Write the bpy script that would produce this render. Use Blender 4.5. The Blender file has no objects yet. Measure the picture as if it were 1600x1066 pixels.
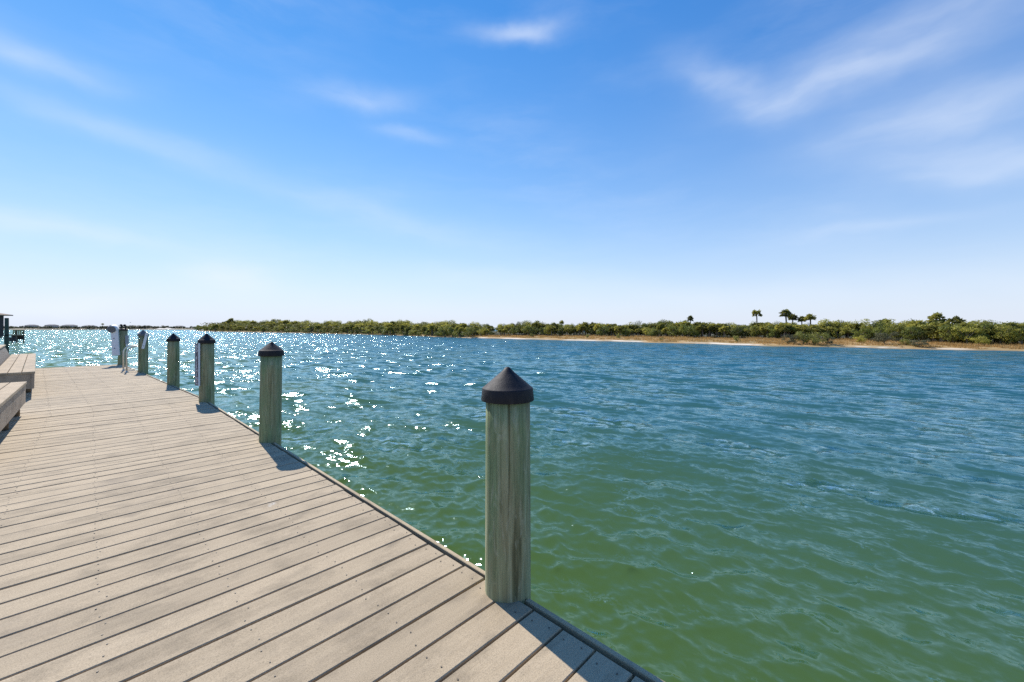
import bpy, math, random
import numpy as np
from mathutils import Vector, Matrix

random.seed(7); rng = np.random.default_rng(11)
SC = bpy.context.scene
COL = SC.collection
R = math.radians

# ------------------------------------------------------------------ camera
cam_d = bpy.data.cameras.new('camera')
cam = bpy.data.objects.new('camera', cam_d); COL.objects.link(cam)
cam.location = (0, 0, 1.35)
cam.rotation_euler = (R(90), 0, 0)
cam_d.sensor_width = 36
cam_d.lens = 36 * 636 / 1600
cam_d.shift_y = -20 / 1600
cam_d.clip_start = 0.05; cam_d.clip_end = 20000
SC.camera = cam

# ------------------------------------------------------------------ sky, sun, exposure
SUN_EL, SUN_AZ = 42.0, -39.5          # azimuth measured from +Y towards +X
SUN_STRENGTH, SKY_STRENGTH = 5.0, 0.13
SC.view_settings.view_transform = 'Standard'
SC.view_settings.look = 'None'
SC.view_settings.exposure = 0.25
SC.view_settings.gamma = 1
SC.view_settings.use_curve_mapping = False

def node(nt, typ, ins=None, **props):
    n = nt.nodes.new(typ)
    for k, v in props.items(): setattr(n, k, v)
    for k, v in (ins or {}).items():
        s = n.inputs[k]
        if isinstance(v, bpy.types.NodeSocket): nt.links.new(v, s)
        else: s.default_value = v
    return n

def mth(nt, op, a, b=None, c=None, clamp=False):
    ins = {0: a}
    if b is not None: ins[1] = b
    if c is not None: ins[2] = c
    n = node(nt, 'ShaderNodeMath', ins, operation=op, use_clamp=clamp)
    return n.outputs[0]

def ramp(nt, fac, stops, interp='LINEAR'):
    n = node(nt, 'ShaderNodeValToRGB', {'Fac': fac})
    cr = n.color_ramp; cr.interpolation = interp
    while len(cr.elements) > 1: cr.elements.remove(cr.elements[-1])
    for i, (p, c) in enumerate(stops):
        e = cr.elements[0] if i == 0 else cr.elements.new(p)
        e.position = p
        if not isinstance(c, (tuple, list)): c = (c, c, c)
        e.color = (c[0], c[1], c[2], 1)
    return n.outputs['Color']

def mix(nt, fac, a, b, blend='MIX'):
    n = node(nt, 'ShaderNodeMix', data_type='RGBA', blend_type=blend)
    for k, v in ((0, fac), (6, a), (7, b)):
        if isinstance(v, bpy.types.NodeSocket): nt.links.new(v, n.inputs[k])
        else: n.inputs[k].default_value = (v[0], v[1], v[2], 1) if isinstance(v, (tuple, list)) else v
    return n.outputs[2]

def noise(nt, vec, scale, detail=3, rough=0.5, dist=0.0, out='Fac'):
    return node(nt, 'ShaderNodeTexNoise', {'Vector': vec, 'Scale': scale, 'Detail': detail, 'Roughness': rough,
                                           'Distortion': dist}).outputs[out]

def mapping(nt, vec, loc=(0, 0, 0), rot=(0, 0, 0), scale=(1, 1, 1)):
    return node(nt, 'ShaderNodeMapping', {'Vector': vec, 'Location': loc, 'Rotation': rot, 'Scale': scale}).outputs[0]

world = bpy.data.worlds.new('World'); SC.world = world; world.use_nodes = True
nt = world.node_tree; nt.nodes.clear()
sky = node(nt, 'ShaderNodeTexSky', sky_type='NISHITA', sun_disc=False, sun_elevation=R(SUN_EL),
           sun_rotation=R(SUN_AZ), altitude=0.0, air_density=1.0, dust_density=0.0, ozone_density=5.0)
skyc = node(nt, 'ShaderNodeHueSaturation', {'Color': sky.outputs[0], 'Hue': 0.500, 'Saturation': 1.14, 'Value': 1.17}).outputs[0]
skyc = mix(nt, 1.0, skyc, (.90, .985, 1.06), 'MULTIPLY')
# soft shoulder so the bright side of the sky keeps its colour
den = node(nt, 'ShaderNodeVectorMath', {0: skyc, 1: (.085, .085, .085), 2: (1, 1, 1)}, operation='MULTIPLY_ADD').outputs[0]
skyc = node(nt, 'ShaderNodeVectorMath', {0: node(nt, 'ShaderNodeVectorMath', {0: skyc, 'Scale': 1.25}, operation='SCALE').outputs[0], 1: den}, operation='DIVIDE').outputs[0]
skyc = node(nt, 'ShaderNodeHueSaturation', {'Color': skyc, 'Hue': 0.509, 'Saturation': 1.14, 'Value': 1.10}).outputs[0]
# thin cirrus by direction (azimuth, elevation in degrees)
tc = node(nt, 'ShaderNodeTexCoord')
sep = node(nt, 'ShaderNodeSeparateXYZ', {0: tc.outputs['Generated']})
az = mth(nt, 'MULTIPLY', mth(nt, 'ARCTAN2', sep.outputs[0], sep.outputs[1]), 57.2958)
el = mth(nt, 'MULTIPLY', mth(nt, 'ARCSINE', sep.outputs[2]), 57.2958)
ae = node(nt, 'ShaderNodeCombineXYZ', {0: az, 1: el, 2: 0.0}).outputs[0]
warp = node(nt, 'ShaderNodeVectorMath', {0: noise(nt, mapping(nt, ae, scale=(1, 1.6, 1)), 0.09, 4, 0.55, 0, 'Color'), 1: (0.5, 0.5, 0.5)}, operation='SUBTRACT').outputs[0]
aew = node(nt, 'ShaderNodeVectorMath', {0: warp, 1: (6.0, 3.4, 0), 2: ae}, operation='MULTIPLY_ADD').outputs[0]
streak = noise(nt, mapping(nt, aew, rot=(0, 0, R(12)), scale=(0.05, 0.22, 1)), 1.0, 6, 0.6)
soft = noise(nt, mapping(nt, ae, scale=(0.03, 0.07, 1)), 1.0, 4, 0.5)
base_cl = mth(nt, 'MULTIPLY', ramp(nt, streak, [(0.42, 0), (0.8, 1)]), ramp(nt, soft, [(0.4, 0), (0.75, 1)]))
total = mth(nt, 'MULTIPLY', base_cl, 0.3)
#        az,   el,   half-length, half-height, tilt, strength
WISPS = [(0.5, 36, 6, .9, 2, .5), (-20.3, 28.1, 5.5, 1.3, 3, .42), (-13.7, 25, 4, .8, -3, .38),
         (27, 28.6, 6.5, 1.9, -30, .34), (38, 25.4, 10, 2.4, 0, .5), (48, 28, 9, 2.6, 0, .34), (47, 19.6, 11, 2.6, 0, .46), (49, 15.2, 8, 1.9, -8, .42),
         (-48.5, 23.6, 5, 1.3, -2, .42), (-42, 18.9, 13, 1.3, -8, .26), (-16, 14.3, 15, 1.9, -12, .22), (-49, 9.4, 9, .9, -3, .42),
         (-35, 6.1, 4, 1.7, 0, .8), (-49, 2.2, 6, 1.2, 0, .75), (-2, 6.5, 18, 1.8, -3, .25), (42, 10.5, 8, .8, 2, .2), (30, 4, 20, 1.6, 0, .25)]
fray = ramp(nt, noise(nt, mapping(nt, aew, rot=(0, 0, R(8)), scale=(0.10, 0.34, 1)), 1.0, 4, 0.5), [(0.25, 0.42), (0.7, 1)])
for (ca, ce, la, lb, tilt, st) in WISPS:
    m = mapping(nt, node(nt, 'ShaderNodeVectorMath', {0: aew, 1: (ca, ce, 0)}, operation='SUBTRACT').outputs[0], rot=(0, 0, R(-tilt)))
    m = mapping(nt, m, scale=(1 / la, 1 / lb, 0))
    ln = node(nt, 'ShaderNodeVectorMath', {0: m}, operation='LENGTH').outputs['Value']
    g = mth(nt, 'EXPONENT', mth(nt, 'MULTIPLY', mth(nt, 'MULTIPLY', ln, ln), -1.1))
    total = mth(nt, 'MULTIPLY_ADD', mth(nt, 'MULTIPLY', g, fray), st, total)
veil = mth(nt, 'MULTIPLY', mth(nt, 'EXPONENT', mth(nt, 'MULTIPLY', mth(nt, 'MAXIMUM', el, 0.0), -1 / 12.0)), .92)
skyc = mix(nt, veil, skyc, (4.75, 5.15, 6.2))     # pale moist air, the same all round the horizon
total = mth(nt, 'MINIMUM', total, 0.85)
skyout = mix(nt, total, skyc, (5.6, 6.1, 6.9))
bg = node(nt, 'ShaderNodeBackground', {'Color': skyout, 'Strength': SKY_STRENGTH})
nt.links.new(bg.outputs[0], node(nt, 'ShaderNodeOutputWorld').inputs[0])

sun_d = bpy.data.lights.new('sun', 'SUN'); sun_d.energy = SUN_STRENGTH; sun_d.angle = R(0.53); sun_d.color = (1.0, 0.94, 0.86)
sun = bpy.data.objects.new('sun', sun_d); COL.objects.link(sun)
sd = Vector((math.sin(R(SUN_AZ)) * math.cos(R(SUN_EL)), math.cos(R(SUN_AZ)) * math.cos(R(SUN_EL)), math.sin(R(SUN_EL))))
sun.rotation_euler = sd.to_track_quat('Z', 'Y').to_euler()
sun.location = sd * 50
SC.cycles.use_denoising = False
SC.cycles.max_bounces = 6
SC.cycles.sample_clamp_indirect = 4

# ------------------------------------------------------------------ helpers
class MB:
    def __init__(self): self.v = []; self.f = []
    def add(self, verts, faces):
        o = len(self.v); self.v += [tuple(p) for p in verts]; self.f += [tuple(i + o for i in f) for f in faces]
    def box(self, x0, x1, y0, y1, z0, z1, M=None, c=0.0):
        if c <= 0:
            vs = [(x0, y0, z0), (x1, y0, z0), (x1, y1, z0), (x0, y1, z0), (x0, y0, z1), (x1, y0, z1), (x1, y1, z1), (x0, y1, z1)]
            fs = [(3, 2, 1, 0), (4, 5, 6, 7), (0, 1, 5, 4), (1, 2, 6, 5), (2, 3, 7, 6), (3, 0, 4, 7)]
        else:   # chamfered upper edges
            vs = [(x0, y0, z0), (x1, y0, z0), (x1, y1, z0), (x0, y1, z0), (x0, y0, z1 - c), (x1, y0, z1 - c), (x1, y1, z1 - c), (x0, y1, z1 - c),
                  (x0 + c, y0 + c, z1), (x1 - c, y0 + c, z1), (x1 - c, y1 - c, z1), (x0 + c, y1 - c, z1)]
            fs = [(3, 2, 1, 0), (0, 1, 5, 4), (1, 2, 6, 5), (2, 3, 7, 6), (3, 0, 4, 7), (4, 5, 9, 8), (5, 6, 10, 9), (6, 7, 11, 10), (7, 4, 8, 11), (8, 9, 10, 11)]
        if M: vs = [M @ Vector(p) for p in vs]
        self.add(vs, fs)
    def tube(self, pts, rads, n=10, cap=True):
        pts = [Vector(p) for p in pts]
        if not isinstance(rads, (list, tuple)): rads = [rads] * len(pts)
        vs = []; fs = []
        side = None
        for i, p in enumerate(pts):
            t = (pts[min(i + 1, len(pts) - 1)] - pts[max(i - 1, 0)]).normalized()
            if side is None:
                side = t.orthogonal().normalized()
            side = (side - t * side.dot(t)).normalized()
            b = t.cross(side)
            for k in range(n):
                a = 2 * math.pi * k / n
                vs.append(p + (side * math.cos(a) + b * math.sin(a)) * rads[i])
        for i in range(len(pts) - 1):
            for k in range(n):
                fs.append((i * n + k, i * n + (k + 1) % n, (i + 1) * n + (k + 1) % n, (i + 1) * n + k))
        if cap:
            fs.append(tuple(reversed(range(n)))); fs.append(tuple(range((len(pts) - 1) * n, len(pts) * n)))
        self.add(vs, fs)
    def lathe(self, prof, n=32, cx=0, cy=0):
        vs = []; fs = []
        for (r, z) in prof:
            for k in range(n):
                a = 2 * math.pi * k / n
                vs.append((cx + r * math.cos(a), cy + r * math.sin(a), z))
        for i in range(len(prof) - 1):
            for k in range(n):
                fs.append((i * n + k, i * n + (k + 1) % n, (i + 1) * n + (k + 1) % n, (i + 1) * n + k))
        fs.append(tuple(reversed(range(n)))); fs.append(tuple(range((len(prof) - 1) * n, len(prof) * n)))
        self.add(vs, fs)
    def mesh(self, name, mat, smooth=False):
        me = bpy.data.meshes.new(name); me.from_pydata(self.v, [], self.f)
        me.materials.append(mat)
        if smooth: me.polygons.foreach_set('use_smooth', [True] * len(me.polygons))
        me.update(); return me

def link(name, me, parent=None, loc=None, rz=None, matrix=None):
    o = bpy.data.objects.new(name, me); COL.objects.link(o)
    if parent: o.parent = parent
    if matrix is not None: o.matrix_local = matrix
    else:
        if loc: o.location = loc
        if rz is not None: o.rotation_euler = (0, 0, rz)
    return o

def empty(name, loc=(0, 0, 0), rz=0):
    o = bpy.data.objects.new(name, None); COL.objects.link(o); o.location = loc; o.rotation_euler = (0, 0, rz); o.empty_display_size = .2
    return o

def tag(o, label=None, cat=None, group=None, kind=None):
    if label: o['label'] = label
    if cat: o['category'] = cat
    if group: o['group'] = group
    if kind: o['kind'] = kind
    return o

def mat_new(name):
    m = bpy.data.materials.new(name); m.use_nodes = True
    t = m.node_tree; t.nodes.clear()
    out = node(t, 'ShaderNodeOutputMaterial')
    return m, t, out

def principled(t, out, **ins):
    p = node(t, 'ShaderNodeBsdfPrincipled', {k.replace('_', ' '): v for k, v in ins.items()})
    t.links.new(p.outputs[0], out.inputs[0]); return p

def plain(name, col, rough=.6, metal=0.0, var=.12, scale=20):
    m, t, out = mat_new(name)
    tcn = node(t, 'ShaderNodeTexCoord')
    nz = noise(t, tcn.outputs['Object'], scale, 5, .6)
    c = mix(t, nz, tuple(x * (1 - var * 2) for x in col), tuple(min(1, x * (1 + var * 2)) for x in col))
    bmp = node(t, 'ShaderNodeBump', {'Strength': .25, 'Distance': .003, 'Height': nz}).outputs[0]
    principled(t, out, Base_Color=c, Roughness=rough, Metallic=metal, Normal=bmp)
    return m

# ------------------------------------------------------------------ materials
def deck_material(name, tint=(1, 1, 1), grainy=1.0):
    m, t, out = mat_new(name)
    tcn = node(t, 'ShaderNodeTexCoord'); oi = node(t, 'ShaderNodeObjectInfo'); geo = node(t, 'ShaderNodeNewGeometry')
    off = node(t, 'ShaderNodeVectorMath', {0: oi.outputs['Random'], 1: (37.0, 91.0, 13.0)}, operation='MULTIPLY').outputs[0]
    oc = node(t, 'ShaderNodeVectorMath', {0: tcn.outputs['Object'], 1: off}, operation='ADD').outputs[0]
    grain = noise(t, mapping(t, oc, scale=(2.2, 38, 38)), 1.0, 6, .65, .3)
    speck = noise(t, oc, 190, 3, .7)
    mott = noise(t, mapping(t, oc, scale=(3.5, 6, 6)), 1.0, 5, .6)
    big = noise(t, geo.outputs['Position'], .55, 4, .55)
    rnd = ramp(t, oi.outputs['Random'], [(0, .90), (.5, 1.0), (1, 1.05)])
    base = mix(t, grain, (.37 * tint[0], .285 * tint[1], .178 * tint[2]), (.515 * tint[0], .41 * tint[1], .275 * tint[2]))
    base = mix(t, 1.0, base, ramp(t, speck, [(.3, .66), (.5, .98), (.72, 1.14)]), 'MULTIPLY')
    base = mix(t, 1.0, base, ramp(t, mott, [(.28, .64), (.5, 1.0), (.75, 1.08)]), 'MULTIPLY')
    base = mix(t, 1.0, base, ramp(t, big, [(.3, .90), (.7, 1.07)]), 'MULTIPLY')
    base = mix(t, 1.0, base, rnd, 'MULTIPLY')
    # brown stains and a few pale splashes
    st = noise(t, mapping(t, geo.outputs['Position'], scale=(1, 1, 1)), 1.9, 6, .65)
    base = mix(t, ramp(t, st, [(.55, 0), (.72, .6)]), base, (.25, .20, .14))
    vor = node(t, 'ShaderNodeTexVoronoi', {'Vector': node(t, 'ShaderNodeVectorMath', {0: noise(t, geo.outputs['Position'], 14, 3, .6, 0, 'Color'), 1: (.12, .12, .12), 2: geo.outputs['Position']}, operation='MULTIPLY_ADD').outputs[0], 'Scale': 1.7, 'Randomness': 1.0})
    sp = mth(t, 'MULTIPLY', ramp(t, vor.outputs['Distance'], [(.03, 1), (.065, 0)]), ramp(t, node(t, 'ShaderNodeSeparateXYZ', {0: vor.outputs['Color']}).outputs[0], [(.42, 0), (.5, .6)]))
    base = mix(t, sp, base, (.62, .58, .50))
    # weathered darker rims along the two long edges
    h = mth(t, 'ADD', mth(t, 'MULTIPLY', grain, .5), mth(t, 'MULTIPLY', speck, .6))
    bmp = node(t, 'ShaderNodeBump', {'Strength': .55 * grainy, 'Distance': .004, 'Height': h}).outputs[0]
    principled(t, out, Base_Color=base, Roughness=.82, Normal=bmp, Specular_IOR_Level=.3)
    return m

M_deck = deck_material('weathered_deck_wood')
M_bench = deck_material('weathered_bench_wood', (1.02, 1.0, 1.0))
M_skirt = deck_material('shade_grey_skirt_wood', (.86, .86, .95), .6)  # blue-grey tint paints in the weak light on the bench fronts
M_dark_wood = plain('dark_brown_wood', (.12, .095, .065), .9)  # one dark brown for joists, bench legs and landing posts
M_slat = plain('shade_dark_slat_wood', (.17, .145, .12), .85)  # darkened wood, the backrest's shaded side is put into the colour
M_edge = deck_material('edge_wood', (1.04, 1.04, 1.0))
M_screw = plain('rusty_screw', (.12, .095, .065), .6)
M_debris = plain('gap_debris', (.16, .12, .06), .95)

def pile_material():
    m, t, out = mat_new('weathered_treated_pile')
    tcn = node(t, 'ShaderNodeTexCoord'); oi = node(t, 'ShaderNodeObjectInfo')
    off = node(t, 'ShaderNodeVectorMath', {0: oi.outputs['Random'], 1: (17.0, 41.0, 23.0)}, operation='MULTIPLY').outputs[0]
    oc = node(t, 'ShaderNodeVectorMath', {0: tcn.outputs['Object'], 1: off}, operation='ADD').outputs[0]
    streak = noise(t, mapping(t, oc, scale=(26, 26, 1.5)), 1.0, 6, .62, .6)
    fine = noise(t, mapping(t, oc, scale=(110, 110, 5)), 1.0, 5, .65, .4)
    flame = noise(t, mapping(t, oc, scale=(18, 18, 4.5)), 1.0, 6, .65, 1.2)
    patch = noise(t, mapping(t, oc, scale=(6, 6, 1.6)), 1.0, 4, .55)
    c = ramp(t, streak, [(.25, (.10, .095, .045)), (.42, (.23, .215, .115)), (.6, (.32, .315, .185)), (.8, (.42, .42, .29))])
    c = mix(t, ramp(t, patch, [(.42, 0), (.66, .75)]), c, mix(t, fine, (.085, .155, .06), (.21, .31, .16)))
    c = mix(t, ramp(t, flame, [(.54, 0), (.66, .42)]), c, (.42, .42, .30))
    c = mix(t, 1.0, c, ramp(t, fine, [(.25, .6), (.5, 1.0), (.75, 1.15)]), 'MULTIPLY')
    crack = ramp(t, noise(t, mapping(t, oc, scale=(34, 34, .55)), 1.0, 3, .5, .5), [(.30, 0), (.36, 1)])
    c = mix(t, 1.0, c, mix(t, crack, (.4, .36, .3), (1, 1, 1)), 'MULTIPLY')
    h = mth(t, 'ADD', mth(t, 'MULTIPLY', fine, .4), mth(t, 'ADD', mth(t, 'MULTIPLY', streak, .5), crack))
    bmp = node(t, 'ShaderNodeBump', {'Strength': .6, 'Distance': .006, 'Height': h}).outputs[0]
    principled(t, out, Base_Color=c, Roughness=.8, Normal=bmp, Specular_IOR_Level=.3)
    return m
M_pile = pile_material()

def cap_material():
    m, t, out = mat_new('black_plastic_cap')
    tcn = node(t, 'ShaderNodeTexCoord')
    n1 = noise(t, mapping(t, tcn.outputs['Object'], scale=(1, 1, .5)), 16, 6, .65, .8)
    n2 = noise(t, tcn.outputs['Object'], 130, 4, .65)
    c = mix(t, ramp(t, n1, [(.46, 0), (.8, .4)]), (.013, .013, .018), (.11, .09, .07))
    c = mix(t, ramp(t, n2, [(.66, 0), (.76, .5)]), c, (.25, .21, .17))
    bmp = node(t, 'ShaderNodeBump', {'Strength': .4, 'Distance': .003, 'Height': mth(t, 'ADD', n2, n1)}).outputs[0]
    principled(t, out, Base_Color=c, Roughness=ramp(t, n1, [(.3, .55), (.7, .75)]), Normal=bmp, Specular_IOR_Level=.25)
    return m
M_cap = cap_material()
M_steel = plain('dull_stainless_tube', (.66, .63, .54), .42, .35, .12)
M_white = plain('weathered_white_plastic', (.72, .73, .76), .5, 0, .04)
M_greydrum = plain('dark_grey_drum_end', (.12, .12, .13), .7)
M_grey = plain('grey_plastic', (.30, .32, .35), .6)
M_navy = plain('navy_sign_face', (.030, .034, .07), .5)
M_letter = plain('white_sign_letters', (.75, .75, .75), .5, 0, .03)
M_hole = plain('dark_hole', (.012, .012, .014), .9)

def water_material():
    m, t, out = mat_new('turbid_green_water')
    geo = node(t, 'ShaderNodeNewGeometry')
    P = geo.outputs['Position']
    fade = node(t, 'ShaderNodeAttribute', attribute_name='lost_slope').outputs['Fac']
    ang = math.atan2(.79, .61)      # wave travel direction
    Pr = mapping(t, P, rot=(0, 0, -ang))   # x along travel
    def slope(scale, st, det, amp, ro=.55):
        c = noise(t, mapping(t, Pr, scale=(scale, scale * st, scale)), 1.0, det, ro, .4, 'Color')
        d = node(t, 'ShaderNodeVectorMath', {0: c, 1: (.5, .5, .5)}, operation='SUBTRACT').outputs[0]
        s = node(t, 'ShaderNodeVectorMath', {0: d, 'Scale': amp}, operation='SCALE')
        return s.outputs[0], s
    wind = ramp(t, noise(t, mapping(t, Pr, scale=(.16, .05, .1)), 1.0, 3, .55), [(.36, .45), (.62, 1.15)])
    s1, n1 = slope(3.2, .5, 3, 1.0)
    s2, n2 = slope(14.0, .55, 4, 1.0)
    t.links.new(mth(t, 'MULTIPLY', wind, .82), n1.inputs['Scale'])
    t.links.new(mth(t, 'MULTIPLY', wind, .95), n2.inputs['Scale'])
    s3, n3 = slope(.9, .45, 4, 1.0)
    t.links.new(mth(t, 'MULTIPLY', fade, 17.0), n3.inputs['Scale'])
    add = lambda a, b: node(t, 'ShaderNodeVectorMath', {0: a, 1: b}, operation='ADD').outputs[0]
    s4, n4 = slope(30.0, .7, 2, 1.0)
    t.links.new(ramp(t, noise(t, mapping(t, Pr, scale=(2.6, 1.2, 1)), 1.0, 3, .6), [(.60, 0), (.70, 2.4)]), n4.inputs['Scale'])
    sl = add(add(s1, s2), s4)
    sl = node(t, 'ShaderNodeVectorMath', {0: sl, 1: (1.0, .72, 0)}, operation='MULTIPLY').outputs[0]
    sl = add(sl, node(t, 'ShaderNodeVectorMath', {0: s3, 1: (1.0, .95, 0)}, operation='MULTIPLY').outputs[0])
    sl = mapping(t, sl, rot=(0, 0, ang))
    nn = node(t, 'ShaderNodeVectorMath', {0: add(geo.outputs['Normal'], sl)}, operation='NORMALIZE').outputs[0]
    big = noise(t, P, .035, 3, .5)
    body = mix(t, ramp(t, big, [(.35, 0), (.65, 1)]), (.062, .108, .018), (.050, .102, .023))
    # olive near the dock; bluer outward, painted for flatter view and reflected sky
    out_d = node(t, 'ShaderNodeVectorMath', {0: P, 1: (.69, .72, 0)}, operation='DOT_PRODUCT').outputs['Value']
    blue_out = ramp(t, mth(t, 'MULTIPLY', mth(t, 'ADD', out_d, mth(t, 'MULTIPLY_ADD', big, 6.0, -3.0)), .02), [(.05, 0), (.26, .6), (.9, 1)])
    body = mix(t, blue_out, body, (.016, .094, .135))
    # light scattered back by the silt does not follow the ripples; only the mirror of the sky and sun does
    df = node(t, 'ShaderNodeBsdfDiffuse', {'Color': body, 'Normal': node(t, 'ShaderNodeCombineXYZ', {0: 0.0, 1: 0.0, 2: 1.0}).outputs[0]})
    gl = node(t, 'ShaderNodeBsdfGlossy', {'Color': (.62, .89, 1, 1), 'Roughness': mth(t, 'MULTIPLY_ADD', fade, .42, .055), 'Normal': nn})
    fr = node(t, 'ShaderNodeFresnel', {'IOR': 1.333, 'Normal': nn})
    ms = node(t, 'ShaderNodeMixShader', {0: fr.outputs[0], 1: df.outputs[0], 2: gl.outputs[0]})
    t.links.new(ms.outputs[0], out.inputs[0])
    return m
M_water = water_material()

def leaf_material(name, dark, light, brown=None, trans=.45):
    m, t, out = mat_new(name)
    tcn = node(t, 'ShaderNodeTexCoord'); oi = node(t, 'ShaderNodeObjectInfo')
    n1 = noise(t, tcn.outputs['Object'], 9, 2, .5)
    n2 = noise(t, tcn.outputs['Object'], 60, 2, .6)
    f = mth(t, 'ADD', mth(t, 'MULTIPLY', n1, .55), mth(t, 'MULTIPLY', n2, .45))
    f = mth(t, 'ADD', f, mth(t, 'MULTIPLY_ADD', oi.outputs['Random'], .34, -.17))
    c = mix(t, ramp(t, f, [(.3, 0), (.7, 1)]), dark, light)
    if brown: c = mix(t, ramp(t, n2, [(.60, 0), (.66, .8)]), c, brown)
    df = node(t, 'ShaderNodeBsdfPrincipled', {'Base Color': c, 'Roughness': .5, 'Specular IOR Level': .3})
    tr = node(t, 'ShaderNodeBsdfTranslucent', {'Color': c})
    ms = node(t, 'ShaderNodeMixShader', {0: trans, 1: df.outputs[0], 2: tr.outputs[0]})
    t.links.new(ms.outputs[0], out.inputs[0])
    return m
M_palm = leaf_material('palm_fronds', (.075, .09, .02), (.52, .48, .10), (.42, .32, .14))
M_broad = leaf_material('broadleaf_foliage', (.05, .07, .018), (.26, .29, .06))
M_lime = leaf_material('yellow_green_foliage', (.13, .14, .025), (.52, .48, .085))
M_shrub = leaf_material('mangrove_foliage', (.12, .14, .03), (.36, .35, .08))
M_greyshrub = leaf_material('grey_green_foliage', (.10, .105, .05), (.27, .25, .13), (.22, .18, .11))
M_under = leaf_material('shade_dark_undergrowth', (.05, .06, .016), (.20, .19, .05), (.14, .11, .06))  # darkened leaf colour, paints the shade in the gaps between trees
M_grass = leaf_material('marsh_grass', (.38, .235, .08), (.66, .43, .17), (.28, .25, .08))
M_farleaf = leaf_material('far_foliage', (.03, .04, .02), (.07, .085, .035))
M_trunk = plain('grey_trunk', (.16, .13, .10), .9, 0, .2, 8)

def land_material():
    m, t, out = mat_new('island_ground')
    geo = node(t, 'ShaderNodeNewGeometry')
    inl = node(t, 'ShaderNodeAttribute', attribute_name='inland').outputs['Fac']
    snd = node(t, 'ShaderNodeAttribute', attribute_name='sand').outputs['Fac']
    n1 = noise(t, geo.outputs['Position'], 1.3, 5, .6); n2 = noise(t, geo.outputs['Position'], .25, 4, .6)
    grass = mix(t, n1, (.32, .20, .075), (.50, .33, .14))
    grass = mix(t, ramp(t, n2, [(.45, 0), (.65, .6)]), grass, (.15, .14, .05))
    sand = mix(t, n1, (.62, .54, .43), (.76, .68, .56))
    wet = (.26, .20, .12)
    edge = mth(t, 'ADD', inl, mth(t, 'MULTIPLY_ADD', n1, 1.2, -.6))
    snd = mth(t, 'MULTIPLY', snd, ramp(t, noise(t, geo.outputs['Position'], .16, 3, .6), [(.40, .15), (.52, 1)]))
    c = mix(t, mth(t, 'MULTIPLY', snd, ramp(t, mth(t, 'MULTIPLY', edge, .1), [(.11, 1), (.19, 0)])), grass, sand)
    c = mix(t, ramp(t, inl, [(.15, 1), (.5, 0)]), c, wet)
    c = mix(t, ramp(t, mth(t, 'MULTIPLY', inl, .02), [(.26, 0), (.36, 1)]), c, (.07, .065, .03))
    principled(t, out, Base_Color=c, Roughness=.95)
    return m
M_land = land_material()
M_farland = plain('far_shore_ground', (.24, .20, .13), .95, 0, .25, .05)
M_farwall = plain('pale_building_wall', (.42, .40, .38), .8, 0, .1, .3)
M_farroof = plain('far_grey_roof', (.20, .20, .215), .8, 0, .1, .3)
M_farglass = plain('far_window_band', (.06, .07, .09), .3, 0, .1, .3)
M_hill = plain('far_wooded_hill', (.035, .045, .025), .95, 0, .3, .03)
M_dune = plain('far_white_dune', (.70, .64, .54), .95, 0, .06, .1)
M_roof = plain('brown_shingle_roof', (.26, .19, .13), .9, 0, .2, 6)
M_kwall = plain('dark_shed_wall', (.055, .045, .045), .85)
M_algae = plain('algae_green_rail', (.17, .18, .05), .8, 0, .3, 5)

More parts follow.
